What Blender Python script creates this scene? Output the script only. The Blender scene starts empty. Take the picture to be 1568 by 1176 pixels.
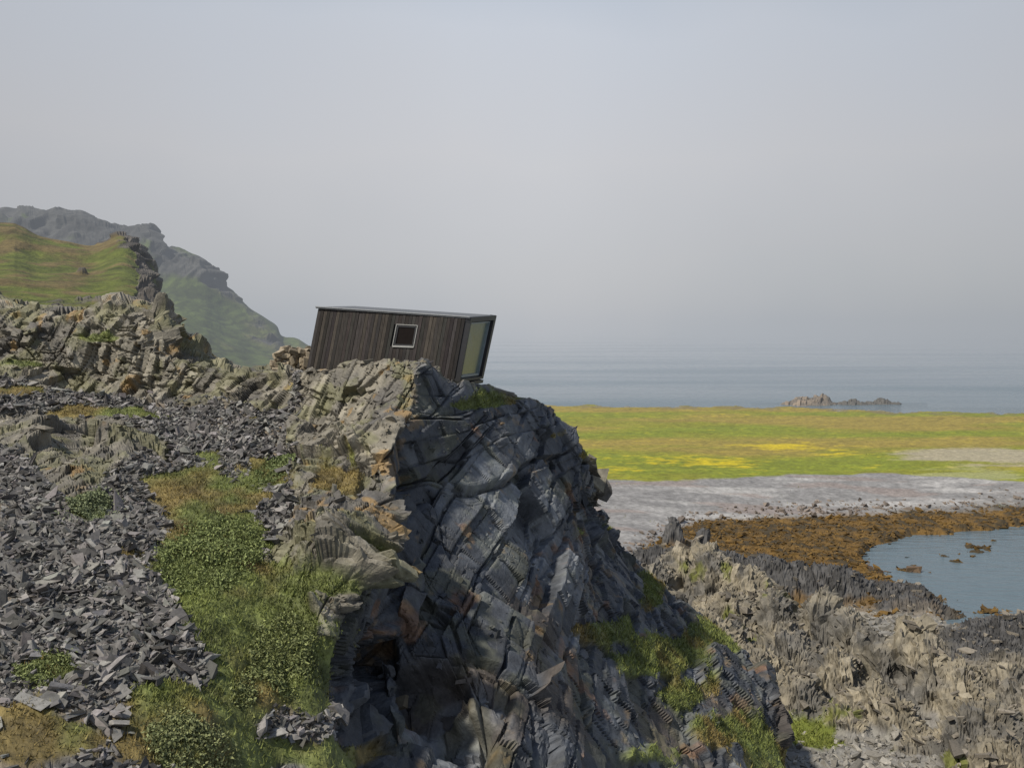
import bpy, math, numpy as np
from mathutils import Vector
rng=np.random.default_rng(7)
EYE=20.0; F=1524.0
# ---------------------------------------------------------------- helpers
def S(h,v,d):
    """image pixel coordinates (horizontal, vertical) and assumed depth in m -> world metres"""
    return ((h-784.0)/F*d, d, EYE-(v-490.0)/F*d)
def hsh(i,j,k,seed=0):
    with np.errstate(over='ignore'):
        h=(i.astype(np.int64).astype(np.uint32)*np.uint32(374761393)+j.astype(np.int64).astype(np.uint32)*np.uint32(668265263)
           +k.astype(np.int64).astype(np.uint32)*np.uint32(2246822519)+np.uint32((seed*3266489917+12345)&0xffffffff))
        h=(h^(h>>np.uint32(13)))*np.uint32(1274126177)
        h=(h^(h>>np.uint32(15)))*np.uint32(2654435761)
        h=h^(h>>np.uint32(16))
    return h.astype(np.float64)/4294967295.0
def vnoise(p,seed=0):
    i=np.floor(p); f=p-i; f=f*f*(3-2*f); x,y,z=i[...,0],i[...,1],i[...,2]
    r=0
    for a in (0,1):
        wa=f[...,0] if a else 1-f[...,0]
        for b in (0,1):
            wb=f[...,1] if b else 1-f[...,1]
            for c in (0,1):
                wc=f[...,2] if c else 1-f[...,2]
                r=r+wa*wb*wc*hsh(x+a,y+b,z+c,seed)
    return r*2-1
def fbm(p,scale=1.0,octv=4,seed=0,gain=0.5):
    r=0;a=1.0;t=0;q=p*scale
    for o in range(octv):
        r=r+a*vnoise(q,seed+o*17);t+=a;a*=gain;q=q*2.03+11.3
    return r/t*1.5
def sst(a,b,x):
    t=np.clip((x-a)/(b-a),0,1);return t*t*(3-2*t)
def blur(a,n=1):
    z=((0,0),)*(a.ndim-2)
    for _ in range(n):
        p=np.pad(a,((1,1),(0,0))+z,mode='edge');a=(p[:-2]+2*p[1:-1]+p[2:])/4
        p=np.pad(a,((0,0),(1,1))+z,mode='edge');a=(p[:,:-2]+2*p[:,1:-1]+p[:,2:])/4
    return a
def frame_from(n,r=(1,0,0)):
    n=np.array(n,float);n/=np.linalg.norm(n);r=np.array(r,float);r-=n*np.dot(r,n);r/=np.linalg.norm(r)
    return np.stack([r,np.cross(n,r),n])
def bricks(p,fr,size,seed,tilt=1.0,lay=0.9,crack=0.35):
    """strata blocks: returns displacement(-1..1), id random, edge distance"""
    q=p@fr.T/np.array(size)
    w=q[...,2];w=w+0.35*vnoise(np.stack([q[...,2]*0.8,q[...,0]*0.05,q[...,1]*0.05],-1),seed+5)
    k=np.floor(w);fw=w-k;z=np.zeros_like(k)
    rk=hsh(k,z,z,seed);a=q[...,0]*(0.6+0.9*hsh(k,z+3,z,seed))+rk*17
    i=np.floor(a);ja=hsh(i,k,z+1,seed)*0.5
    fa=a-i;i2=np.where(fa<ja*0.9,i*2,i*2+1);fa2=np.where(fa<ja*0.9,fa/np.maximum(ja*0.9,1e-3),(fa-ja*0.9)/(1-ja*0.9))
    b=q[...,1]*(0.6+0.8*hsh(k,i2,z,seed+1))+hsh(k,i2,z+7,seed)*9
    j=np.floor(b);fb=b-j
    r1=hsh(i2,j,k,seed+2);r2=hsh(i2,j,k,seed+3)-.5;r3=hsh(i2,j,k,seed+4)-.5;r4=hsh(i2,j,k,seed+6)-.5
    e=np.minimum(np.minimum(np.minimum(fw,1-fw),np.minimum(fa2,1-fa2)*1.5),np.minimum(fb,1-fb)*1.5)
    d=(r1-.5)*0.9+(rk-.5)*lay+tilt*(r2*(fa2-.5)+r3*(fb-.5)+r4*(fw-.5))
    d=d-crack*(1-sst(0,0.06,e))
    return d,r1,e
def planarize(P,N,ids,amp,tilt,maxd,seed):
    """move points along N so that each joint-bounded block of rock shows one flat face"""
    r=np.random.default_rng(seed);u,inv=np.unique(ids.ravel(),return_inverse=True);inv=inv.ravel()
    p=P.reshape(-1,3);n=N.reshape(-1,3);cnt=np.bincount(inv).astype(float)
    c=np.stack([np.bincount(inv,p[:,k])/cnt for k in range(3)],-1);m=np.stack([np.bincount(inv,n[:,k])/cnt for k in range(3)],-1)
    m/=np.maximum(np.linalg.norm(m,axis=1,keepdims=True),1e-6);m+=r.normal(0,tilt,m.shape);m/=np.linalg.norm(m,axis=1,keepdims=True)
    off=r.uniform(-1,1,len(u))*amp
    mi=m[inv];dd=((p-c[inv])*mi).sum(1);den=np.maximum((n*mi).sum(1),.45)
    return np.clip((off[inv]-dd)/den,-maxd,maxd).reshape(P.shape[:-1])
def cr(A,t):
    n=A.shape[0];i=np.clip(np.floor(t).astype(int),0,n-2);f=(t-i).reshape((-1,)+(1,)*(A.ndim-1))
    p0=A[np.maximum(i-1,0)];p1=A[i];p2=A[i+1];p3=A[np.minimum(i+2,n-1)]
    return 0.5*(2*p1+(p2-p0)*f+(2*p0-5*p1+4*p2-p3)*f**2+(3*p1-p0-3*p2+p3)*f**3)
def params(divs):
    out=[]
    for i,n in enumerate(divs): out+=list(i+np.arange(n)/n)
    return np.array(out+[len(divs)])
def normals(P):
    du=np.gradient(P,axis=1);dv=np.gradient(P,axis=0);n=np.cross(dv,du)
    n/=np.maximum(np.linalg.norm(n,axis=-1,keepdims=True),1e-9);return n
def mesh_np(name,V,faces_idx,nper,mat,col=None,smooth=False):
    me=bpy.data.meshes.new(name);nv=len(V);nf=len(faces_idx)//nper
    me.vertices.add(nv);me.vertices.foreach_set('co',np.ascontiguousarray(V,dtype=np.float32).ravel())
    me.loops.add(nf*nper);me.loops.foreach_set('vertex_index',np.asarray(faces_idx,dtype=np.int32))
    me.polygons.add(nf);me.polygons.foreach_set('loop_start',np.arange(nf,dtype=np.int32)*nper)
    try: me.polygons.foreach_set('loop_total',np.full(nf,nper,dtype=np.int32))
    except Exception: pass
    me.polygons.foreach_set('use_smooth',np.full(nf,smooth,dtype=bool))
    me.update(calc_edges=True)
    if col is not None:
        at=me.attributes.new('Col','FLOAT_COLOR','POINT')
        c=np.ones((nv,4),dtype=np.float32);c[:,:3]=np.clip(col,0,1);at.data.foreach_set('color',c.ravel())
    me.materials.append(mat)
    o=bpy.data.objects.new(name,me);bpy.context.scene.collection.objects.link(o);return o
def grid_mesh(name,P,C,mat,smooth=False):
    nr,nc=P.shape[:2];I=np.arange(nr*nc).reshape(nr,nc)
    f=np.stack([I[:-1,:-1],I[1:,:-1],I[1:,1:],I[:-1,1:]],-1).ravel()
    return mesh_np(name,P.reshape(-1,3),f,4,mat,C.reshape(-1,3),smooth)
# ---------------------------------------------------------------- materials
def new_mat(name):
    m=bpy.data.materials.new(name);m.use_nodes=True;nt=m.node_tree
    return m,nt,nt.nodes['Principled BSDF'],nt.nodes['Material Output']
def attr_mat(name,rough=0.85,n1=6,n2=25,amt=0.5,bump=0.6,bdist=0.03,haze=None,spec=0.3):
    m,nt,b,out=new_mat(name);N=nt.nodes;L=nt.links
    at=N.new('ShaderNodeAttribute');at.attribute_name='Col'
    tc=N.new('ShaderNodeTexCoord')
    a=N.new('ShaderNodeTexNoise');a.inputs['Scale'].default_value=n1;a.inputs['Detail'].default_value=8;a.inputs['Roughness'].default_value=0.65
    L.new(tc.outputs['Object'],a.inputs['Vector'])
    v=N.new('ShaderNodeTexNoise');v.inputs['Scale'].default_value=n2;v.inputs['Detail'].default_value=3;L.new(tc.outputs['Object'],v.inputs['Vector'])
    mr=N.new('ShaderNodeMapRange');mr.inputs['From Min'].default_value=0.3;mr.inputs['From Max'].default_value=0.7
    mr.inputs['To Min'].default_value=1-amt;mr.inputs['To Max'].default_value=1+amt;L.new(a.outputs['Fac'],mr.inputs['Value'])
    mul=N.new('ShaderNodeVectorMath');mul.operation='SCALE';L.new(at.outputs['Color'],mul.inputs[0]);L.new(mr.outputs[0],mul.inputs['Scale'])
    L.new(mul.outputs[0],b.inputs['Base Color'])
    b.inputs['Roughness'].default_value=rough;b.inputs['Specular IOR Level'].default_value=spec
    ad=N.new('ShaderNodeMath');ad.operation='MULTIPLY_ADD';ad.inputs[1].default_value=0.5
    L.new(v.outputs['Fac'],ad.inputs[0]);L.new(a.outputs['Fac'],ad.inputs[2])
    bp=N.new('ShaderNodeBump');bp.inputs['Strength'].default_value=bump;bp.inputs['Distance'].default_value=bdist
    L.new(ad.outputs[0],bp.inputs['Height']);L.new(bp.outputs['Normal'],b.inputs['Normal'])
    if haze:  # aerial haze painted into the material as emission, growing with world Y
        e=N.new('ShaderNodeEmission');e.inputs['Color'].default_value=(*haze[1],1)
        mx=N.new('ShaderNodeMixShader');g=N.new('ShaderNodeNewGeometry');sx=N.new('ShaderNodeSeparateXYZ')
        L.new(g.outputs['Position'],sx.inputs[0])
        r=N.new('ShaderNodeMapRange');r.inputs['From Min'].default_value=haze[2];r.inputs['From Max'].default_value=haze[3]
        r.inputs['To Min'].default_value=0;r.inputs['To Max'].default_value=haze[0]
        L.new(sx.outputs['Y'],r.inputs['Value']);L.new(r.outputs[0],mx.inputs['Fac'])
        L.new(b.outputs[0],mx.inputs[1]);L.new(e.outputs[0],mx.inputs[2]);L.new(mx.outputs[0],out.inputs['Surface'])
    return m
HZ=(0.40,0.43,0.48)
M_rock=attr_mat('rock',0.66,3.0,14,0.45,0.7,0.06,spec=.4)
M_stone=attr_mat('loose_stone',0.75,12,30,0.3,0.4,0.02)
M_leaf=attr_mat('leaf',0.7,20,60,0.2,0.1,0.01)
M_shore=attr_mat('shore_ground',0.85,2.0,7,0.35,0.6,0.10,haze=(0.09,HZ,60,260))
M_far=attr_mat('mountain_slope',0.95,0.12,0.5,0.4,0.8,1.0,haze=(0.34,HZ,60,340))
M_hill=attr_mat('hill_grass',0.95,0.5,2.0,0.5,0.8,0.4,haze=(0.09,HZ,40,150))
# ---------------------------------------------------------------- headland
rows=[ # each column: list of (h,v,d)
[(-250,508,75),(-250,524,45),(-250,470,36),(-250,545,31),(-250,620,27),(-250,700,23),(-250,800,19.5),(-250,930,16),(-250,1080,13),(-250,1300,10.5)],
[(0,508,75),(0,504,44),(0,473,34),(0,562,31),(0,630,27.5),(0,700,24),(0,800,20),(0,930,16.5),(0,1080,13.5),(0,1300,11)],
[(125,508,75),(125,504,44),(120,482,33.5),(120,590,31.5),(120,645,28),(125,710,24.3),(125,800,20.3),(120,930,16.8),(120,1080,13.8),(120,1300,11.3)],
[(235,518,75),(235,514,42),(240,468,33),(240,595,31),(235,650,28),(235,715,24.5),(230,800,20.8),(220,930,17.2),(210,1080,14.2),(200,1300,11.6)],
[(300,560,65),(300,560,40),(280,540,32.6),(295,604,30.6),(300,655,27.8),(300,720,24.5),(290,800,21),(270,930,17.4),(250,1080,14.4),(220,1300,11.8)],
[(440,590,55),(440,592,36),(425,572,31.2),(425,625,29.2),(420,670,27),(400,730,24.5),(380,800,21.5),(330,930,17.6),(300,1080,14.8),(260,1300,12)],
[(490,590,50),(490,590,32),(483,558,29.3),(472,630,27.8),(462,685,26),(455,740,24),(430,815,21.5),(400,930,18.4),(370,1080,15.6),(330,1300,13)],
[(570,605,45),(570,600,31.5),(560,550,28.2),(553,618,27.3),(540,680,25.2),(530,740,23.6),(500,820,21.2),(460,930,18.6),(430,1060,16.5),(430,1300,14)],
[(650,615,42),(650,605,31),(634,550,27.3),(618,622,26),(592,690,24.3),(592,755,23),(572,835,21),(512,945,18.8),(495,1060,17.4),(560,1300,14.5)],
[(710,640,42),(705,610,31),(688,590,28),(674,655,27.2),(646,725,25.8),(634,790,24.8),(618,870,23.4),(565,985,22.0),(560,1090,20.8),(620,1300,17.5)],
[(770,700,42),(780,618,34),(758,604,30.5),(738,662,29),(718,732,27),(702,802,25.2),(695,885,23.6),(668,985,22.2),(660,1100,20.8),(690,1300,17.5)],
[(820,780,43),(840,655,36),(828,634,33),(802,692,30.6),(792,762,28.4),(783,835,26.4),(775,920,24.2),(775,1010,22.2),(775,1115,20.3),(785,1300,18)],
[(860,860,45),(900,745,39),(893,696,34.5),(885,758,32.8),(876,820,30.8),(868,882,28.4),(862,960,26.2),(872,1040,24.3),(885,1130,22.6),(905,1300,20)],
[(870,900,48),(900,775,42),(902,736,37),(888,796,36.5),(922,852,35.5),(948,908,33.5),(965,978,31),(985,1053,29),(1015,1130,27),(1050,1300,24)],
[(880,940,52),(908,820,46),(905,795,41),(940,838,40.5),(992,897,39),(1036,952,37),(1062,1010,35),(1095,1078,33),(1125,1150,31),(1160,1300,28)],
[(890,980,54),(925,845,49),(930,812,45),(972,870,44.5),(1037,926,43.5),(1102,980,42),(1148,1035,40),(1178,1092,38),(1198,1160,36),(1220,1300,33)],
[(830,1000,60),(850,880,58),(860,860,53),(880,930,53),(950,1000,52),(1010,1060,50),(1060,1110,48),(1100,1160,45),(1120,1230,42),(1140,1400,38)],
]
G=np.array([[S(*c) for c in col] for col in rows]).transpose(1,0,2) # rows x cols x 3
tr=params([10,34,84,56,56,66,88,88,46]); tc_=params([20,62,66,42,62,42,52,58,46,56,56,62,50,60,56,22])
B=cr(G,tr);B=cr(B.transpose(1,0,2),tc_).transpose(1,0,2)
TT,SS=np.meshgrid(tr,tc_,indexing='ij')
N0=normals(B)
N0=blur(N0,6)
N0/=np.linalg.norm(N0,axis=-1,keepdims=True)
H=784+B[...,0]/B[...,1]*F; V=490-(B[...,2]-EYE)/B[...,1]*F
W=np.stack([fbm(B,0.30,2,1),fbm(B,0.30,2,2),fbm(B,0.30,2,3)],-1)
Pw=B+W*0.30
nz=fbm(B,0.9,5,11);nz2=fbm(B,2.6,4,21)
def blob(h,v,rh,rv): return np.exp(-(((H-h)/rh)**2+((V-v)/rv)**2))
veg=0
for b in [(320,850,85,85,1.3),(395,960,80,65,1.1),(440,1010,55,60,1),(325,765,70,32,.9),(280,745,60,28,.7),(420,718,45,30,.8),(505,745,20,45,1),(470,800,25,20,.4),
          (215,638,50,12,.9),(120,632,60,10,.9),(30,598,50,12,.8),(140,778,42,24,1),(75,1020,60,26,1),(45,1120,110,60,1.1),(270,1090,100,55,1),(340,1155,140,38,1.1),(380,1040,60,40,.6),
          (520,1160,60,22,.9),(760,612,40,12,1.2),(930,815,34,12,1),(1000,905,20,34,1.1),(1010,1000,44,22,.8),(1085,975,56,28,1),(930,965,40,20,1.1),(990,1015,45,18,1.1),(1050,1060,45,22,1.1),
          (1120,1120,55,28,1.1),(1180,1165,50,24,1.1),(370,1065,20,25,1),(150,518,40,9,.8),(330,700,30,20,.3),(480,1060,30,40,.6),(1000,1150,60,24,.7),(60,560,70,8,.5),(380,640,40,10,.5),(160,940,30,14,.4),(540,720,12,50,.6),(560,860,44,12,.6),(60,500,60,8,.5),(500,900,44,16,.6),(440,650,40,8,.35),(190,850,25,14,.4),
          (840,668,24,8,.6),(890,700,16,6,.5),(900,960,30,10,.6),(700,622,30,8,.5)]:
    veg=veg+b[4]*blob(*b[:4])
veg=sst(0.40,0.62,veg+0.34*nz+0.20*nz2)
cliff=sst(8.0,8.2,SS+0.10*nz)*sst(1.6,2.0,TT)
ridgeL=sst(3.35,3.1,TT+0.12*nz)*sst(5.6,5.2,SS)
capR=sst(5.2,5.6,SS)*(1-cliff)*sst(4.6,4.0,TT+0.3*nz)
outc=0
for b in [(150,690,75,45,1.2),(60,670,60,35,1),(110,735,45,40,.8),(480,860,90,40,.9),(540,780,60,110,1.2),(520,870,70,80,1),(520,960,45,60,.9),(480,740,30,60,.8),(0,650,60,25,.8),(560,690,70,60,1),(250,700,20,30,.4)]:
    outc=outc+b[4]*blob(*b[:4])
outc=sst(0.42,0.58,outc+0.25*nz)
rockm=np.clip(np.maximum.reduce([cliff,ridgeL,capR,outc]),0,1)
vmask=np.clip(np.maximum(ridgeL,capR),0,1)*(1-cliff)
isC=cliff>.5;isV=(vmask>.5)&~isC
frC=frame_from((0.50,-0.26,0.82),(1,0,-0.6)); frV=frame_from((0.93,-0.30,-0.16),(0.15,0,1)); frO=frame_from((0.62,-0.35,0.55),(0.5,0,1))
d0,i0,e0=bricks(Pw,frC,(6.0,4.6,2.4),61)
d1,i1,e1=bricks(Pw,frC,(2.9,2.4,1.05),1); d2,i2,e2=bricks(Pw,frC,(1.3,1.1,0.40),2); d2b,i2b,e2b=bricks(Pw,frC,(0.42,0.4,0.14),8,.8,.9,.5)
v0,j0,_=bricks(Pw,frV,(5.0,2.4,1.9),62); v1,j1,g1=bricks(Pw,frV,(2.6,1.3,0.66),3); v2,j2,g2=bricks(Pw,frV,(1.1,0.7,0.30),4)
o1,q1,_=bricks(Pw,frO,(2.2,1.6,1.1),16);_,q2,_=bricks(Pw,frO,(.9,.7,.45),17)
s1,k1,h1=bricks(Pw+W*0.4,frame_from((0.3,-0.5,0.8)),(0.35,0.3,0.12),5)
smalls=sst(-.25,.35,fbm(B,.35,3,33))
L0=np.where(isC,i0,np.where(isV,j0,q1+2)); L1=np.where(isC,i1,np.where(isV,j1,q1+2)); L2=np.where(isC,i2,np.where(isV,j2,q2+2))
near_cabin=sst(3.0,2.0,TT)*sst(5,6,SS)*sst(11,10,SS)
fb=rockm*0.25*fbm(B,0.25,2,31)
X0=B+N0*fb[...,None]
a0=planarize(X0,N0,L0,0.34,.09,.75,5)*rockm*np.where(isC,1,.7)
X1=X0+N0*blur(a0,1)[...,None]
a1_=planarize(X1,N0,L1,0.26,.15,.6,6)*rockm
X2_=X1+N0*a1_[...,None]
a2_=planarize(X2_,N0,L2,0.085,.12,.25,7)*rockm*(.45+.55*smalls)
eb=np.where(isC,e1,g1);es=np.where(isC,e2,g2)
disp=blur(fb+a0+a1_,1)*.7+(fb+blur(a0,1)+a1_)*.3+a2_-rockm*(.15*(1-sst(0,.035,eb))+.06*(.3+.7*smalls)*(1-sst(0,.06,es)))+rockm*((.004+.03*smalls)*d2b+.02*nz2)
sc=0.05*s1+0.12*nz+0.03*nz2
disp=disp+sc*(1-rockm)
disp=disp+0.50*blob(185,690,50,38)+0.45*blob(70,670,50,30)+0.35*blob(110,740,40,25)+0.4*blob(480,860,60,28)+0.3*blob(455,730,28,22)
disp=disp*(1-0.6*near_cabin)*(1-0.7*veg)+veg*0.05*nz2+veg*0.08*nz
cavem=np.maximum(blob(570,1020,55,50),np.maximum(blob(640,1070,75,42),blob(710,1130,60,35)))
cavem=sst(.35,.75,cavem+.5*(i1-.5)+.25*(i2-.5)+.2*nz)*cliff
disp=disp-0.8*blur(cavem,2)
P=B+N0*disp[...,None]
P=P+(blur(d2,1)*0.05*rockm)[...,None]*np.array([0.5,0.1,0.6])
def mix(a,b,t): return a*(1-t[...,None])+b*t[...,None]
def C3(*c): return np.array(c,float)
one=np.ones(P.shape)
base=one*C3(0.105,0.098,0.088)
tan=C3(0.185,0.168,0.130);slate=C3(0.058,0.064,0.074);brown=C3(0.070,0.060,0.052)
tanm=np.clip(vmask+0.7*outc,0,1)*sst(-0.9,0.3,nz+0.9*(np.where(vmask>.5,j1,q1)-.5))
colr=mix(base,one*tan,tanm)
colr=mix(colr,one*slate,cliff)
colr=mix(colr,one*brown,cliff*sst(0.2,0.6,fbm(B,0.25,3,41)+0.6*(i1-.5)))
colr=mix(colr,one*C3(0.145,0.155,0.165),cliff*sst(0.15,0.6,fbm(B,0.5,3,42)+0.6*(i2-.5))*0.6)
colr*=(0.72+0.55*np.where(isC,i2,j2))[...,None]*(0.8+0.4*np.where(isC,i1,j1))[...,None]
scol=mix(one*C3(0.075,0.072,0.068),one*C3(0.15,0.143,0.13),k1); colr=mix(colr,scol,1-rockm)
colr=mix(colr,one*C3(0.17,0.125,0.07),(1-rockm)*sst(0.0,0.5,fbm(B,1.3,3,44)-0.15+0.5*sst(200,330,H))*0.6)
lich=sst(0.28,0.55,fbm(B,2.2,4,43)+0.50*np.exp(-((SS-8.0)/0.5)**2)*sst(7,5.5,TT)-0.22)
colr=mix(colr,one*C3(0.28,0.175,0.06),lich*rockm*0.65*np.clip(1-cliff*0.5,0,1))
rust=sst(.50,.70,fbm(B,.9,4,48)+.25*(i2-.5))
colr=mix(colr,one*C3(0.20,0.105,0.05),rust*cliff*.55)
lich2=sst(0.1,0.5,fbm(B,1.5,4,47)+.35*N0[...,2]-.15)
colr=mix(colr,one*C3(0.15,0.15,0.055),lich2*rockm*0.45*(1-.6*cliff))
dry=sst(-0.2,0.6,fbm(B,0.8,3,51)+0.25*sst(1000,1150,V)-0.30*blob(340,870,110,110)-.35*sst(880,960,H))
gcol=mix(one*C3(0.120,0.140,0.038),one*C3(0.165,0.125,0.042),dry)*(1+0.45*nz2)[...,None]
colr=mix(colr,gcol*.85,veg)
grid_mesh('rocky_headland',P,colr,M_rock)
Pf=P.reshape(-1,3)
# ---------------------------------------------------------------- scatter helpers
CUBE=np.array([[x,y,z] for x in(-1,1) for y in(-1,1) for z in(-1,1)],float)*0.5
CF=np.array([[0,1,3,2],[4,6,7,5],[0,4,5,1],[2,3,7,6],[0,2,6,4],[1,5,7,3]])
def rotmats(n,tilt,r):
    a=r.uniform(0,2*np.pi,n);b=r.normal(0,tilt,n);c=r.normal(0,tilt,n)
    ca,sa=np.cos(a),np.sin(a);cb,sb=np.cos(b),np.sin(b);cc,sc_=np.cos(c),np.sin(c);z=np.zeros(n);o=np.ones(n)
    Rz=np.stack([ca,-sa,z,sa,ca,z,z,z,o],-1).reshape(n,3,3);Rx=np.stack([o,z,z,z,cb,-sb,z,sb,cb],-1).reshape(n,3,3)
    Ry=np.stack([cc,z,sc_,z,o,z,-sc_,z,cc],-1).reshape(n,3,3);return Rx@Ry@Rz
def stones(name,pos,size,cols,mat,flat=0.35,tilt=0.5,jit=0.3,seed=1,spin=True):
    r=np.random.default_rng(seed);n=len(pos)
    v=np.repeat(CUBE[None],n,0)+r.uniform(-jit,jit,(n,8,3))
    sc=np.stack([size*r.uniform(0.8,2.1,n),size*r.uniform(0.4,1.0,n),size*flat*r.uniform(0.5,1.5,n)],-1)
    v=v*sc[:,None,:];v=np.einsum('nij,nkj->nki',rotmats(n,tilt,r),v)+pos[:,None,:]
    f=(CF[None]+8*np.arange(n)[:,None,None]).ravel()
    return mesh_np(name,v.reshape(-1,3),f,4,mat,np.repeat(cols,8,0))
def pick(mask,n,r):
    m=np.clip(mask.ravel(),0,None);return r.choice(m.size,n,p=m/m.sum())
r=np.random.default_rng(3)
scm=(1-rockm)*(1-veg)*(TT>1.8)*(SS<9)*(B[...,1]/25)*(0.35+sst(-.4,.4,nz))
idx=pick(scm,28000,r);n=len(idx)
sz=np.clip(r.lognormal(-2.75,0.52,n),0.025,0.28)
g=(0.065+0.20*r.uniform(0,1,n)**1.7)[:,None]*np.array([1,0.955,0.89])*(1+r.normal(0,.02,(n,3)))
pos=Pf[idx]+np.stack([r.normal(0,.04,n),r.normal(0,.04,n),sz*0.10],-1)
stones('scree_stones',pos,sz,g,M_stone,0.30,0.5,0.28,5)
idx=pick((rockm*(1-veg))*(TT>2)*(SS>1)*(1-.8*cliff),1500,r);n=len(idx)
stones('fallen_rock_fragments',Pf[idx],np.clip(r.lognormal(-2.7,0.5,n),0.04,0.3),colr.reshape(-1,3)[idx],M_stone,0.5,0.6,0.25,6)
def blades(name,pos,h,w,cols,seed,lean=0.5):
    r=np.random.default_rng(seed);n=len(pos);a=r.uniform(0,2*np.pi,n)
    t=np.stack([np.cos(a),np.sin(a),np.zeros(n)],-1)*(w*0.5)[:,None]
    top=np.stack([r.normal(0,lean,n)*h,r.normal(0,lean,n)*h,h],-1)
    v=np.stack([pos-t,pos+t,pos+top],1);f=np.arange(3*n)
    return mesh_np(name,v.reshape(-1,3),f,3,M_leaf,np.repeat(cols,3,0))
idx=pick(veg*(TT>1.8)*(B[...,1]/20)*(V<1250),64000,r);n=len(idx)
gc=gcol.reshape(-1,3)[idx]*r.uniform(0.6,1.6,(n,1))
blades('grass_and_moss',Pf[idx]+r.normal(0,.03,(n,3))*[1,1,0],r.uniform(.02,.09,n)*np.where(Pf[idx][:,0]>1,1.8,1),r.uniform(.012,.03,n)*np.where(Pf[idx][:,0]>1,1.6,1),gc,9)
def shrub(name,h,v,d_r,nleaf,col,seed):
    q=np.abs(H-h)/1.0+np.abs(V-v)*1.0;ii=np.unravel_index(np.argmin(q),q.shape);c=P[ii]
    r=np.random.default_rng(seed)
    near=(sst(1.1,.3,((P[...,0]-c[0])/d_r[0])**2+((P[...,1]-c[1])/d_r[1])**2+0.6*nz+.4*nz2)).ravel()*(veg.ravel()+0.03)*(1-cliff.ravel())
    k=r.choice(near.size,nleaf,p=near/near.sum())
    base=Pf[k]
    lump=np.clip(0.55+1.1*fbm(base*np.array([1,1,0.3]),2.2,3,seed),0.05,1.4)
    hh=d_r[2]*lump*r.uniform(0.2,1,nleaf)**0.5
    cen=base+np.stack([r.normal(0,.03,nleaf),r.normal(0,.03,nleaf),hh],-1)
    A=r.normal(0,1,(nleaf,3));A/=np.linalg.norm(A,axis=1,keepdims=True);Bv=np.cross(A,r.normal(0,1,(nleaf,3)));Bv/=np.linalg.norm(Bv,axis=1,keepdims=True)
    s=r.uniform(.014,.032,nleaf)[:,None]
    vv=np.stack([cen-A*s*1.3,cen+Bv*s*.6,cen+A*s*1.3,cen-Bv*s*.6],1)
    cc=np.array(col)*1.75*r.uniform(.55,1.5,(nleaf,1))*np.where(r.random((nleaf,1))<.1,np.array([[1.4,1.35,1.3]]),1)
    mesh_np(name,vv.reshape(-1,3),np.arange(4*nleaf),4,M_leaf,np.repeat(cc,4,0))
shrub('willow_shrub',325,850,(1.1,2.1,.20),14000,(0.090,0.108,0.038),1)
shrub('willow_shrub.001',140,775,(.6,.9,.26),4500,(0.09,0.105,0.055),2)
shrub('willow_shrub.002',430,1010,(.6,1.2,.14),6000,(0.090,0.102,0.038),3)
shrub('willow_shrub.003',75,1020,(.55,.8,.17),4500,(0.085,0.10,0.036),4)
shrub('willow_shrub.004',310,1150,(.7,.7,.13),4500,(0.105,0.115,0.05),5)
shrub('willow_shrub.005',372,1062,(.25,.45,.10),1100,(0.10,0.112,0.045),6)
shrub('willow_shrub.006',425,720,(.6,1.0,.13),3500,(0.085,0.105,0.04),7)
# ---------------------------------------------------------------- shore, meadow, beach
vv=np.concatenate([np.arange(1300,1000,-1.4),np.arange(1000,600,-1.0)]);hh=np.arange(640,1760,1.4)
dd=18.0*F/(vv-490.0)
D,Hh=np.meshgrid(dd,hh,indexing='ij');X=(Hh-784)/F*D
XY=np.stack([X,D,np.zeros_like(X)],-1)
m1=fbm(XY,0.05,4,61);m2=fbm(XY,0.25,4,62);m3=fbm(XY,1.2,3,63)
def edge(pts,z):
    pts=np.array(pts,float);v=np.interp(Hh,pts[:,0],pts[:,1]);return (EYE-z)*F/(v-490)
dm=edge([(600,742),(1000,736),(1200,729),(1350,722),(1568,736),(1800,740)],2.2)+m2*1.2
dk=edge([(600,900),(960,850),(1050,803),(1150,790),(1400,785),(1568,778),(1800,770)],0.5)+m2*2
df=edge([(600,618),(830,620),(1200,624),(1568,634),(1800,642)],2.2)+m2*4
dpt=edge([(1290,868),(1340,836),(1400,822),(1568,808),(1800,800)],0)+m2*1.5
dpb=edge([(1290,868),(1350,882),(1400,902),(1440,948),(1490,965),(1568,957),(1800,940)],0)+m2*1.2
Z=np.where(D>dm,2.2,np.where(D>dk,0.5+1.7*np.clip((D-dk)/np.maximum(dm-dk,1),0,1)**0.8,0.45+1.1*sst(66,44,D)))
mead=sst(-.6,.6,D-dm)*sst(1,-1,D-df)
beach=sst(-1,1,D-dk)*(1-sst(-.6,.6,D-dm))
Z=Z+mead*(0.10*m2+0.25*m1+.05*m3)+beach*0.10*m2
Z=np.where(D>df,2.2-np.clip((D-df)*0.5,0,4),Z)
pool=sst(-1.5,1.5,np.minimum(dpt-D,D-dpb))*sst(1300,1345,Hh)
low=(1-mead)*(1-beach)*(D<dk+1)
kelp=low*sst(62,68,D+3*m2)*sst(930,1060,Hh+60*m2)
Z=Z+kelp*(0.20*m2+0.16*m3)
Z=Z*(1-pool)-0.9*pool+0.35*pool*np.clip(m2+m3*0.5-0.15,0,1)*3
crag=np.zeros_like(Z);top=np.full_like(Z,-9.)
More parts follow.
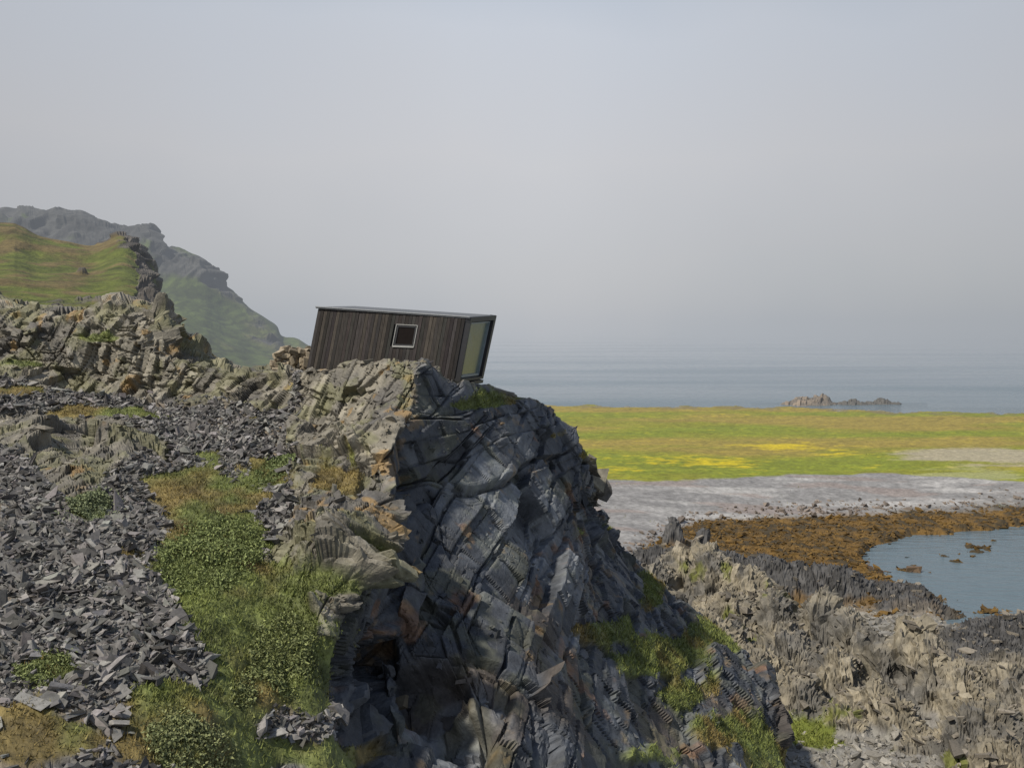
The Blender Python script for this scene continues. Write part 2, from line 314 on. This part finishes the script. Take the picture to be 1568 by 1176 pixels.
for (h,v,d,rx,ry) in [(1038,834,64,1.6,4),(1092,842,62,1.9,4),(1142,866,60,1.5,3),(1115,905,57,1.9,3),(1182,910,56,1.5,3),(1245,916,54,1.4,2.2),(1297,942,52,1.25,2.2),
    (1338,980,50,.95,2.0),(1385,950,49,.85,1.7),(1412,984,47.5,1.25,2.0),(1470,1028,46,1.7,2.1),(1545,1022,46,1.8,2.1),(1515,1080,43,1.8,1.7),(1620,1050,44,2.5,3),(1200,965,52,1.7,2.0),(1270,1000,49.5,1.3,2.0),(1340,1042,46.5,1.3,1.8),(1376,1068,45,.85,1.2),
    (1060,940,52,3.5,3.5),(1000,868,62,2.2,4),(1330,893,71,5.5,1.7),(1250,897,70,3,1.8),(1400,915,67.5,3,1.2),(1030,796,86,.7,1.6),(1075,812,82,.6,1.3),(1000,838,75,2.2,2),(1090,843,74,4,2),(1180,852,72,3.5,2),(1270,868,70.5,3,1.6),
    (1530,966,59,4,2),(1590,950,60,5,3),(1480,985,57,3,1.6),(1550,1000,54,3.5,1.4),(1440,965,60,2,1.2),(1150,1000,49,2.2,2.4),(1560,1132,41,2.0,1.3),(1490,1146,41,1.2,1.0),(1420,1122,43,1.0,1.0),(1225,1040,47,1.2,1.4),(1300,1075,45,.8,1.0)]:
    x0,y0,z0=S(h,v,d);rr=((X-x0+.3*m3+.4*m2)/rx)**2+((D-y0)/ry)**2
    w=np.exp(-rr**1.5*0.9);zt=Z+(z0-Z)*w;top=np.maximum(top,np.where(w>0.02,zt,-9));crag=np.maximum(crag,w)
Z=np.maximum(Z,top)
rk=sst(0.16,0.34,crag+0.12*m3+.06*m2)*(1-mead)
Q=np.stack([X,D,Z],-1);NQ=normals(Q)
NQ=blur(NQ,2);NQ/=np.linalg.norm(NQ,axis=-1,keepdims=True)
Wq=np.stack([fbm(Q,.25,2,71),fbm(Q,.25,2,72),fbm(Q,.25,2,73)],-1)
frS=frame_from((0.78,-0.45,0.38),(0.3,0,1))
Qw=Q+Wq*.4
_,b1,c1=bricks(Qw,frS,(3.0,2.0,1.1),12);_,b2,c2=bricks(Qw,frS,(1.4,1.0,0.48),13);a3,b3,c3=bricks(Qw,frame_from((.3,-.4,.8)),(.4,.4,.25),14);_,b4,_=bricks(Qw,frS,(.7,.5,.22),19)
hgt=np.clip(Z/5,0.25,1)
q0=planarize(Q,NQ,b1,.38,.18,.9,8)*rk*hgt;Q1=Q+NQ*q0[...,None]
q1_=planarize(Q1,NQ,b2,.20,.2,.45,9)*rk*(.4+.6*hgt);Q2=Q1+NQ*q1_[...,None]
q2_=planarize(Q2,NQ,b4,.07,.2,.2,10)*rk
dq=blur(q0+q1_,1)+q2_-rk*(.14*(1-sst(0,.05,c2))+.12*(1-sst(0,.03,c1)))+(low*(1-rk)*0.06*a3)*(1-pool)
Q=Q+NQ*dq[...,None]
ones=np.ones(Q.shape)
dark=np.clip(sst(1420,1470,Hh)*sst(52,55,D)+sst(64,67,D),0,1)
c_rock=mix(ones*C3(0.23,0.202,0.148),ones*C3(0.115,0.108,0.094),sst(-.4,.5,fbm(Q,.5,4,81)+.7*(b1-.5)));c_rock*=(0.70+.6*b2)[...,None]
c_rock=mix(c_rock,ones*C3(0.070,0.068,0.066)*(0.6+.8*b2)[...,None],dark)
c_rock=mix(c_rock,ones*C3(0.135,0.145,0.033),sst(-.06,.16,fbm(Q,.4,4,82)+0.55*NQ[...,2]-0.31)*(1-dark)*0.9)
c_grav=mix(ones*C3(0.17,0.16,0.145),ones*C3(0.25,0.24,0.21),b3)
streak=fbm(np.stack([X*0.25,D*1.3,X*0],-1),0.5,4,83)
c_beach=mix(ones*C3(0.205,0.20,0.195),ones*C3(0.36,0.35,0.335),sst(-0.1,0.6,streak)*sst(850,1100,Hh)*.75)*(1+.22*m3)[...,None]
c_beach=mix(c_beach,ones*C3(0.24,0.185,0.16),sst(.25,.5,fbm(np.stack([X*.2,D,X*0],-1),.6,3,84)+.0)*.5)
c_beach=mix(c_beach,ones*C3(0.12,0.115,0.105),sst(.55,1,1-(D-dk)/8)*sst(1200,1400,Hh)*.5)
c_kelp=mix(ones*C3(0.14,0.08,0.018),ones*C3(0.05,0.036,0.016),sst(-.3,.3,m3+.5*m2))
xs=np.stack([X*0.35,D,X*0],-1);t1=fbm(xs,.09,4,85);t2=fbm(xs,.4,4,86);t3=fbm(np.stack([X*.5,D,X*0],-1),1.5,3,87)
c_m=mix(ones*C3(0.200,0.205,0.015),ones*C3(0.245,0.19,0.035),sst(-.35,.55,t1+.3*t2+.50*sst(1000,1400,Hh)*sst(128,165,D)+.2*sst(150,200,D)-.15))
c_m=mix(c_m,ones*C3(0.140,0.180,0.012),sst(0.0,.5,-t1+.4*t2)*.6);c_m*=(1+.16*m3+.16*t3+.10*t2)[...,None]
Vg=490+17.8*F/D
fl=np.exp(-(((Hh-1085)/95)**2+((Vg-709)/7)**2))+.85*np.exp(-(((Hh-1200)/65)**2+((Vg-682)/6)**2))+.55*np.exp(-(((Hh-900)/70)**2+((Vg-722)/7)**2))+.45*np.exp(-(((Hh-1290)/60)**2+((Vg-690)/6)**2))
c_m=mix(c_m,ones*C3(0.52,0.40,0.004),sst(.25,.85,fl+.4*t3+.3*t2)*.85)
pale=sst(.3,.7,np.exp(-(((Hh-1500)/125)**4+((Vg-697)/12)**2))+.35*t2*sst(1300,1380,Hh)*sst(170,140,D)+.15*t3)
c_m=mix(c_m,ones*C3(0.33,0.285,0.21),pale*.85)
c_m=mix(c_m,ones*C3(0.30,0.30,0.14),sst(.4,.7,np.exp(-(((Hh-1470)/100)**4+((Vg-725)/8)**2))+.4*t2*sst(1300,1380,Hh)*sst(150,130,D))*.7)
c_m=mix(c_m,ones*C3(0.15,0.12,0.07),sst(4,1.5,df-D+m2*2)*.6)
col=c_grav
col=mix(col,c_kelp,kelp);col=mix(col,c_rock,rk*(1-kelp*(1-sst(.4,1.1,Z+.5*m3))*.7))
grn=sst(.38,.58,np.exp(-(((Hh-1240)/50)**2+((Vg-1100)/30)**2))+.8*np.exp(-(((Hh-1180)/60)**2+((Vg-985)/50)**2))+.60*sst(64,58,D)*sst(43,50,D)+.35*m3+.4*m2)*(1-rk)*(1-kelp)
col=mix(col,ones*C3(0.13,0.155,0.028),grn)
col=mix(col,c_beach,beach);col=mix(col,c_m,mead)
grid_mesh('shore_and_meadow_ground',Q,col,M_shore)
Qf=Q.reshape(-1,3)
def sh(mask,n,lo,sg,name,cb,seed,flat=.6,cap=.8):
    idx=pick(mask,n,r);sz=np.clip(r.lognormal(lo,sg,n),.05,cap)
    c=np.array(cb)*r.uniform(.55,1.4,(n,1))
    stones(name,Qf[idx]+np.stack([r.normal(0,.1,n),r.normal(0,.2,n),sz*.05],-1),sz,c,M_stone,flat,.3,.3,seed)
sh((1-rk)*low*(1-kelp)*(1-pool)*(1-.9*grn),9000,-2.0,.5,'shore_stones',(.23,.215,.185),21,cap=.6)
sh(kelp*(1-rk),10000,-1.7,.4,'kelp_covered_stones',(.115,.068,.017),22,.4,.5)
sh(pool*np.exp(-((Hh-1330)/70)**2)+.008*pool,160,-1.2,.4,'tidal_pool_stones',(.09,.06,.035),23)
sh(beach*sst(6,0,D-dk),1000,-1.7,.5,'beach_boulders',(.17,.14,.115),24,cap=.6)
sh(rk*(1-mead),1200,-2.0,.5,'crag_rubble',(.17,.15,.12),25,cap=.5)
idx=pick(grn+.5*rk*sst(.70,.92,NQ[...,2])*(1-dark),30000,r);n=len(idx)
blades('shore_grass',Qf[idx]+r.normal(0,.05,(n,3))*[1,1,0],r.uniform(.05,.22,n),r.uniform(.03,.07,n),np.array([.15,.165,.035])*r.uniform(.6,1.5,(n,1)),19)
# skerries out in the sea
hh=np.linspace(1150,1420,260);dd=np.linspace(222,252,60);D2,H2=np.meshgrid(dd,hh,indexing='ij');X2=(H2-784)/F*D2
Z2=np.full_like(X2,-1.)
for (h,v,d,rx,ry) in [(1225,610,236,3.5,5),(1248,606,237,2.8,4),(1262,603,238,1.8,3),(1205,616,236,3,3),(1290,615,236,5,3),(1325,614,237,4,3),(1350,610,238,2.6,3),(1368,616,237,3.5,3),(1310,613,236,4,3),(1240,608,236,6,4)]:
    x0,y0,z0=S(h,v,d);w=np.exp(-((((X2-x0)/rx)**2+((D2-y0)/ry)**2)));Z2=np.maximum(Z2,-1+(z0+1)*w)
K=np.stack([X2,D2,Z2],-1);ka,kb,kc=bricks(K,frS,(2.2,2,.9),15);K[...,2]+=ka*.6*sst(-.8,.8,Z2)
ck=mix(np.ones(K.shape)*C3(.10,.095,.085),np.ones(K.shape)*C3(.24,.19,.14),np.clip(kb*sst(1300,1240,H2),0,1))
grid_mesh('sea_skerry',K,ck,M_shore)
# ---------------------------------------------------------------- mountains
def mountain(name,sk,dsk,foot,dft,amp,mat,colfn,divs,rowdiv,seed,back=60):
    cols=[]
    for (h,v) in sk:
        col=[(h,v+back,dsk*1.25),(h,v,dsk)]
        for k in (1,2,3):
            t=k/4;col.append((h,v+(foot-v)*(t**0.9),dsk+(dft-dsk)*t))
        col.append((h,foot,dft));cols.append([S(*c) for c in col])
    g=np.array(cols).transpose(1,0,2);a=cr(g,params(rowdiv))
    a=cr(a.transpose(1,0,2),params([divs]*(len(sk)-1))).transpose(1,0,2)
    n=normals(a);rel=params(rowdiv)[:,None]+a[...,0]*0
    s=amp;w=np.stack([fbm(a,.03/s,2,seed),fbm(a,.03/s,2,seed+1),fbm(a,.03/s,2,seed+2)],-1)*5*s
    fr=frame_from((.8,-.2,-.25),(.2,0,1))
    b_,r_,e_=bricks(a+w,fr,(20*s,12*s,5.5*s),seed,1.3)
    b3_,r3_,e3_=bricks(a+w,fr,(7*s,5*s,1.8*s),seed+9)
    f_=fbm(a,.05/s,5,seed+4)
    c,rm=colfn(a,rel,n,r_,f_,r3_)
    pl=planarize(a,n,r_,1.6*s,.15,4*s,seed)
    dsp=blur(rm*pl+(rm*0.8*b3_+2.2*f_*(0.5+.5*rm))*s,1)
    edgefade=sst(0.75,1.3,rel)*0.7+0.3
    a=a+n*(dsp*edgefade)[...,None]
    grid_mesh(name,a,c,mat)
def farcol(a,rel,n,r_,f_,r3_):
    h=784+a[...,0]/a[...,1]*F;v=490-(a[...,2]-EYE)/a[...,1]*F
    rm=sst(-.1,.25,f_*1.0+0.6*sst(470,390,v)-.28+.35*sst(330,430,h)*sst(530,480,v)+.15*(r_-.5))
    gg=mix(np.ones(a.shape)*C3(.055,.075,.016),np.ones(a.shape)*C3(.085,.085,.03),sst(-.2,.5,f_))
    c=mix(gg,np.ones(a.shape)*C3(.056,.056,.052),rm)*(.65+.7*r3_)[...,None];return c,rm
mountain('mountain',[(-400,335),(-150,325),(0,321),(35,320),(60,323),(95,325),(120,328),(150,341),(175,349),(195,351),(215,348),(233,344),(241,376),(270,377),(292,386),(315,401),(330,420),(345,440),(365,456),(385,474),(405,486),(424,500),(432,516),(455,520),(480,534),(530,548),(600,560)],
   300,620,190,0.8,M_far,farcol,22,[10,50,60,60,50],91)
def hillcol(a,rel,n,r_,f_,r3_):
    h=784+a[...,0]/a[...,1]*F;v=490-(a[...,2]-EYE)/a[...,1]*F
    g2=fbm(a,.35,4,171)
    rm=np.clip(sst(.0,.15,f_*.6+.35*g2+1.2*np.exp(-(((h-226)/22)**2))+.9*np.exp(-(((h-193)/30)**2+((v-373)/16)**2))+.3*np.exp(-(((h-70)/70)**2+((v-418)/14)**2))+.85*np.exp(-((v-460)/8)**2)-.56),0,1)
    gr=mix(np.ones(a.shape)*C3(.105,.125,.020),np.ones(a.shape)*C3(.125,.095,.036),sst(-.25,.35,f_*.6+.8*g2+.25*sst(400,360,v)))  # grass tones darkened to stand in for cloud shadow
    c=mix(gr*(.85+.25*g2)[...,None],np.ones(a.shape)*C3(.095,.085,.073)*(.6+.7*r3_)[...,None],rm);return c,rm
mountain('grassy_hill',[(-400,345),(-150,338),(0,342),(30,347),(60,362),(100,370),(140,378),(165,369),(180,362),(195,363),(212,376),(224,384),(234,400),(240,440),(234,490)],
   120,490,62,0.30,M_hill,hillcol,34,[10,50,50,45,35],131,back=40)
# ---------------------------------------------------------------- sea
m,nt,b,out=new_mat('sea_water');N=nt.nodes;L=nt.links
b.inputs['Base Color'].default_value=(0.105,0.145,0.168,1);b.inputs['Roughness'].default_value=0.12;b.inputs['IOR'].default_value=1.33
g=N.new('ShaderNodeNewGeometry');mp=N.new('ShaderNodeMapping');mp.inputs['Scale'].default_value=(0.35,1.0,1.0);L.new(g.outputs['Position'],mp.inputs['Vector'])
n1=N.new('ShaderNodeTexNoise');n1.inputs['Scale'].default_value=1.1;n1.inputs['Detail'].default_value=6;L.new(mp.outputs[0],n1.inputs['Vector'])
bp=N.new('ShaderNodeBump');bp.inputs['Strength'].default_value=1.0;bp.inputs['Distance'].default_value=0.45;L.new(n1.outputs['Fac'],bp.inputs['Height']);L.new(bp.outputs[0],b.inputs['Normal'])
mp2=N.new('ShaderNodeMapping');mp2.inputs['Scale'].default_value=(0.004,0.02,1);L.new(g.outputs['Position'],mp2.inputs['Vector'])
n2=N.new('ShaderNodeTexNoise');n2.inputs['Scale'].default_value=1.0;n2.inputs['Detail'].default_value=4;L.new(mp2.outputs[0],n2.inputs['Vector'])
rmp=N.new('ShaderNodeMapRange');rmp.inputs['From Min'].default_value=.40;rmp.inputs['From Max'].default_value=.64;rmp.inputs['To Min'].default_value=.08;rmp.inputs['To Max'].default_value=.36;L.new(n2.outputs['Fac'],rmp.inputs['Value']);L.new(rmp.outputs[0],b.inputs['Roughness'])
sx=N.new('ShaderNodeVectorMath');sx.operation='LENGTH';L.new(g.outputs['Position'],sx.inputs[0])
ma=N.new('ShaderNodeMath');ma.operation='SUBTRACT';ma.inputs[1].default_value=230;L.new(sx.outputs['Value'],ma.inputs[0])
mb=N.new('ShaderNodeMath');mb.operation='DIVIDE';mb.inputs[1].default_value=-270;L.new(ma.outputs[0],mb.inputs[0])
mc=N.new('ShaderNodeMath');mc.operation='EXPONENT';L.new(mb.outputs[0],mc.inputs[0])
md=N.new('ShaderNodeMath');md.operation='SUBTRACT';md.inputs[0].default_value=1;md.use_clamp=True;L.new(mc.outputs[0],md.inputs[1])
tr_=N.new('ShaderNodeBsdfTransparent');mx=N.new('ShaderNodeMixShader');L.new(md.outputs[0],mx.inputs[0]);L.new(b.outputs[0],mx.inputs[1]);L.new(tr_.outputs[0],mx.inputs[2]);L.new(mx.outputs[0],out.inputs['Surface'])  # fog is built into the water: it fades to transparent with distance
ys=np.array([30,150,400,1000,2500,6000.]);xs_=np.linspace(-1,1,9)
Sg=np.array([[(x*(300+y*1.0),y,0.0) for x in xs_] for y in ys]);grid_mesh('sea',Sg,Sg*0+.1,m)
# ---------------------------------------------------------------- cabin
def simple(name,colr,rough=.6,metal=0,spec=.5):
    m,nt,b,o=new_mat(name);b.inputs['Roughness'].default_value=rough;b.inputs['Metallic'].default_value=metal;b.inputs['Specular IOR Level'].default_value=spec
    N=nt.nodes;t=N.new('ShaderNodeTexNoise');t.inputs['Scale'].default_value=9;t.inputs['Detail'].default_value=6
    tc=N.new('ShaderNodeTexCoord');nt.links.new(tc.outputs['Object'],t.inputs['Vector'])
    x=N.new('ShaderNodeMix');x.data_type='RGBA';x.inputs[6].default_value=(*[c*.75 for c in colr],1);x.inputs[7].default_value=(*[min(1,c*1.25) for c in colr],1)
    nt.links.new(t.outputs['Fac'],x.inputs[0]);nt.links.new(x.outputs[2],b.inputs['Base Color']);return m
M_wood=attr_mat('weathered_boards',0.8,5,40,0.5,0.4,0.01)
for nd in list(M_wood.node_tree.nodes):
    if nd.type=='TEX_NOISE':
        mp=M_wood.node_tree.nodes.new('ShaderNodeMapping');mp.inputs['Scale'].default_value=(6,6,.6)
        src=nd.inputs['Vector'].links[0].from_socket;M_wood.node_tree.links.new(src,mp.inputs['Vector']);M_wood.node_tree.links.new(mp.outputs[0],nd.inputs['Vector'])
M_frame=simple('pale_window_frame',(.28,.28,.265),.5);M_dark=simple('dark_trim',(.020,.020,.022),.5);M_roof=simple('roof_felt',(.11,.115,.12),.6)
M_glass=simple('window_glass',(.13,.17,.165),.2,0,.35);M_glass2=simple('dark_window_glass',(.012,.009,.008),.1,0,.12)
cab=bpy.data.objects.new('wooden_cabin',None);bpy.context.scene.collection.objects.link(cab)
def part(name,V,Fc,mat,col=None):
    me=bpy.data.meshes.new(name);me.from_pydata([tuple(v) for v in V],[],Fc);me.materials.append(mat)
    if col is not None:
        at=me.attributes.new('Col','FLOAT_COLOR','POINT')
        for i in range(len(V)): at.data[i].color=(*col[i],1)
    o=bpy.data.objects.new(name,me);bpy.context.scene.collection.objects.link(o);o.parent=cab;return o
FLt=np.array([-6.02,31,20.35]);FRt=np.array([-1.35,29,20.06]);BRt=np.array([-0.67,32,20.13]);BLt=np.array([-5.34,34,20.42])
lean=np.array([-.42,0.0,-2.15]);leanR=np.array([-.33,0,-1.80])
FLb=FLt+lean;FRb=FRt+leanR;BRb=BRt+np.array([-.42,0,-1.95]);BLb=BLt+lean
HEX=[(0,1,2,3),(4,7,6,5),(0,4,5,1),(1,5,6,2),(2,6,7,3),(3,7,4,0)]
def lerp(a,b,t): return a*(1-t)+b*t
cen=(FLt+FRt+BRt+BLt+FLb+FRb+BRb+BLb)/8
core=[cen+(p-cen)*0.975 for p in (FLt,FRt,BRt,BLt,FLb,FRb,BRb,BLb)]
part('core_walls',core,HEX,M_dark)
def wallpt(A,Bq,Cq,Dq,s,t): return lerp(lerp(A,Bq,s),lerp(Dq,Cq,s),t)
rb=np.random.default_rng(5)
def boards(name,A,Bq,Cq,Dq,nb,holes=(),tmax=1.0,out=1):
    V=[];Fc=[];C=[];nrm=np.cross(Bq-A,Dq-A);nrm/=np.linalg.norm(nrm);nrm*=out
    for i in range(nb):
        s0=i/nb+.0010;s1=(i+1)/nb-.0010;segs=[(0,tmax+rb.uniform(-.01,.02))]
        for (hs0,hs1,ht0,ht1) in holes:
            if s1>hs0 and s0<hs1: segs=[(0,ht0),(ht1,segs[0][1])]
        c=np.array([.030,.026,.024])*rb.uniform(.6,1.45)*(1+rb.normal(0,.04,3))
        if rb.random()<.12: c=np.array([.052,.044,.036])*rb.uniform(.8,1.2)
        off=rb.uniform(0.012,.028)
        for t0,t1 in segs:
            k=len(V);q=[wallpt(A,Bq,Cq,Dq,s,t) for s,t in((s0,t0),(s1,t0),(s1,t1),(s0,t1))]
            V+=[p+nrm*off for p in q]+[p-nrm*.04 for p in q];C+=[c]*8
            Fc+=[tuple(k+j for j in f) for f in HEX]
    part(name,V,Fc,M_wood,C)
hole=(.565,.705,.165,.50)
W4=(FLt,FRt,FRb,FLb)
boards('front_cladding',*W4,44,[hole],1.0,out=-1)
nF=np.cross(FRt-FLt,FLb-FLt);nF/=np.linalg.norm(nF)
if nF[1]>0: nF=-nF
boards('back_cladding',BRt,BLt,BLb,BRb,34,(),1.0,out=-1)
boards('left_end_cladding',BLt,FLt,FLb,BLb,22,(),1.0,out=-1)
def bar(name,p,q,w,h,nrm,mat):
    d=(q-p);d/=np.linalg.norm(d);u=np.cross(d,nrm);u/=np.linalg.norm(u)
    c=[p+u*w/2,p-u*w/2,p-u*w/2+nrm*h,p+u*w/2+nrm*h];c2=[x+(q-p) for x in c]
    part(name,c+c2,HEX,mat)
wp=lambda s,t:wallpt(*W4,s,t)
a,b_,c,d=wp(hole[0],hole[2]),wp(hole[1],hole[2]),wp(hole[1],hole[3]),wp(hole[0],hole[3])
part('window_pane',[x+nF*.004 for x in(a,b_,c,d)],[(0,1,2,3)],M_glass2)
for i,(p,q,w) in enumerate([(a,b_,.022),(b_,c,.022),(c,d,.05),(d,a,.022)]): bar('window_frame_%d'%i,p,q,w,.05,nF,M_frame)
for i,(p,q) in enumerate([(a,b_),(b_,c),(c,d),(d,a)]):
    mid=(a+b_+c+d)/4;bar('window_sash_%d'%i,lerp(p,mid,.14),lerp(q,mid,.14),.05,.03,nF,M_dark)
sk=[FLb,FRb,FRb+np.array([-.12,0,-.55]),FLb+np.array([-.12,0,-.5])]
sk=[x-nF*.03 for x in sk]
boards('skirt_cladding',sk[0],lerp(sk[0],sk[1],.985),lerp(sk[3],sk[2],.975),sk[3],44,(),1.0,out=-1)
nE=np.cross(BRt-FRt,FRb-FRt);nE/=np.linalg.norm(nE)
if nE[0]<0:nE=-nE
E=(FRt,BRt,BRb,FRb);ep=lambda s,t:wallpt(*E,s,t)
part('end_wall_panel',[x+nE*.002 for x in (ep(0,0),ep(1,0),ep(1,1),ep(0,1))],[(0,1,2,3)],M_dark)
part('end_glazing',[x+nE*.03 for x in (ep(.12,.10),ep(.90,.10),ep(.90,.93),ep(.12,.93))],[(0,1,2,3)],M_glass)
M_fr2=simple('glazing_frame',(.22,.26,.28),.4)
for nme,s0,t0,s1,t1,w,mm in [('glazing_frame_left',.12,.10,.12,.93,.05,M_fr2),('glazing_frame_bottom',.10,.95,.92,.95,.07,M_fr2),('glazing_frame_top',.10,.09,.92,.09,.04,M_fr2),('glazing_frame_right',.91,.09,.91,.95,.05,M_fr2)]:
    bar(nme,ep(s0,t0),ep(s1,t1),w,.07,nE,mm)
for nme,s0,t0,s1,t1,w in [('corner_trim_front',.025,-.02,.025,1.02,.12),('corner_trim_back',.985,-.02,.985,1.02,.26),('fascia_end',0,.02,1,.02,.14),('sill_beam',0,1.0,1.0,1.0,.08)]:
    bar(nme,ep(s0,t0),ep(s1,t1),w,.16,nE,M_dark)
up=np.array([0,0,1.])
rf=[FLt+nF*.06+np.array([-.06,0,.004]),FRt+nF*.06+nE*.16,BRt+nE*.16+np.array([0,.06,0]),BLt+np.array([-.06,.06,.004])]
part('roof',[x+up*.05 for x in rf]+[x+up*.003 for x in rf],HEX,M_roof)
bar('roof_edge_trim',rf[0]+up*.055,rf[1]+up*.055,.03,.02,nF,simple('roof_edge',(.26,.27,.28),.4))
pl=[FRb+np.array([.02,.25,0]),BRb+np.array([-.2,-.2,0]),BRb+np.array([-1.6,-.2,0]),FRb+np.array([-1.6,.25,0])]
part('plinth',[x+up*.02 for x in pl]+[x-up*.75+np.array([-.1,0,0]) for x in pl],HEX,M_dark)
bar('deck_lip',ep(.55,1.06),ep(1.0,1.06),.10,.20,nE,M_dark)
# ---------------------------------------------------------------- dry-stone wall
r=np.random.default_rng(12);pos=[];sz=[]
for lay in range(8):
    z=17.95+lay*.15
    w0,w1=-7.75+.035*lay+r.uniform(-.04,.04),-6.38-.02*lay
    x=w0+(lay%2)*.1
    while x<w1:
        for yy in (31.9,32.2,32.5):
            pos.append((x+r.normal(0,.04),yy+r.normal(0,.05),z+r.normal(0,.03)));sz.append(r.uniform(.14,.25))
        x+=r.uniform(.16,.28)
pos=np.array(pos);sz=np.array(sz);cc=np.array([.27,.225,.16])*r.uniform(.45,1.35,(len(pos),1))
stones('dry_stone_wall',pos,sz,cc,M_stone,.85,.22,.16,33)
wall=bpy.data.objects['dry_stone_wall'];bv=wall.modifiers.new('bevel','BEVEL');bv.width=.025;bv.segments=2
# ---------------------------------------------------------------- light and sky
sunv=Vector((-0.56,-0.42,0.86)).normalized()
sl=bpy.data.lights.new('sun','SUN');sl.energy=4.6;sl.angle=math.radians(2.5);sl.color=(1,.93,.82)
so=bpy.data.objects.new('sun',sl);so.rotation_euler=(-sunv).to_track_quat('-Z','Y').to_euler();bpy.context.scene.collection.objects.link(so)
w=bpy.data.worlds.new('World');bpy.context.scene.world=w;w.use_nodes=True;nt=w.node_tree;N=nt.nodes;L=nt.links
bg=N['Background'];sky=N.new('ShaderNodeTexSky');sky.sky_type='NISHITA';sky.sun_disc=False
sky.sun_elevation=math.asin(sunv.z);sky.sun_rotation=math.atan2(sunv.x,sunv.y)
L.new(sky.outputs[0],bg.inputs['Color']);bg.inputs['Strength'].default_value=.08
tc=N.new('ShaderNodeTexCoord');sp=N.new('ShaderNodeSeparateXYZ');L.new(tc.outputs['Generated'],sp.inputs[0])
no=N.new('ShaderNodeTexNoise');no.inputs['Scale'].default_value=1.6;no.inputs['Detail'].default_value=5;L.new(tc.outputs['Generated'],no.inputs['Vector'])
ad=N.new('ShaderNodeMath');ad.operation='MULTIPLY_ADD';ad.inputs[1].default_value=.28;L.new(no.outputs['Fac'],ad.inputs[0])
sb=N.new('ShaderNodeMath');sb.operation='SUBTRACT';sb.inputs[1].default_value=.06;L.new(sp.outputs['Z'],sb.inputs[0]);L.new(sb.outputs[0],ad.inputs[2])
ax=N.new('ShaderNodeMath');ax.operation='ABSOLUTE';L.new(sp.outputs['X'],ax.inputs[0])
ra=N.new('ShaderNodeValToRGB');cr_=ra.color_ramp;L.new(ad.outputs[0],ra.inputs[0])
cols=[(0.0,(.40,.435,.485)),(.07,(.425,.45,.49)),(.15,(.50,.505,.53)),(.25,(.57,.57,.59)),(.38,(.56,.59,.645)),(.52,(.43,.50,.60)),(.75,(.26,.32,.45)),(1,(.18,.24,.39))]
while len(cr_.elements)<len(cols): cr_.elements.new(.5)
for e,(p,c) in zip(cr_.elements,cols): e.position=p;e.color=(*c,1)
bg2=N.new('ShaderNodeBackground');bg2.inputs['Strength'].default_value=1.10
dk_=N.new('ShaderNodeMapRange');dk_.inputs['From Min'].default_value=.05;dk_.inputs['From Max'].default_value=.7;dk_.inputs['To Min'].default_value=1;dk_.inputs['To Max'].default_value=.74
L.new(ax.outputs[0],dk_.inputs['Value']);vs=N.new('ShaderNodeVectorMath');vs.operation='SCALE';L.new(ra.outputs[0],vs.inputs[0]);L.new(dk_.outputs[0],vs.inputs['Scale']);L.new(vs.outputs[0],bg2.inputs['Color'])
ms=N.new('ShaderNodeMixShader');ms.inputs[0].default_value=.9;L.new(bg.outputs[0],ms.inputs[1]);L.new(bg2.outputs[0],ms.inputs[2]);L.new(ms.outputs[0],N['World Output'].inputs['Surface'])
# ---------------------------------------------------------------- camera
cd=bpy.data.cameras.new('camera');cd.lens=35;cd.sensor_width=36;cd.shift_y=-98/1568;cd.clip_end=10000
co=bpy.data.objects.new('camera',cd);co.location=(0,0,EYE);co.rotation_euler=(math.radians(90),0,0);bpy.context.scene.collection.objects.link(co);bpy.context.scene.camera=co
vs_=bpy.context.scene.view_settings;vs_.view_transform='Standard';vs_.look='None';vs_.exposure=0
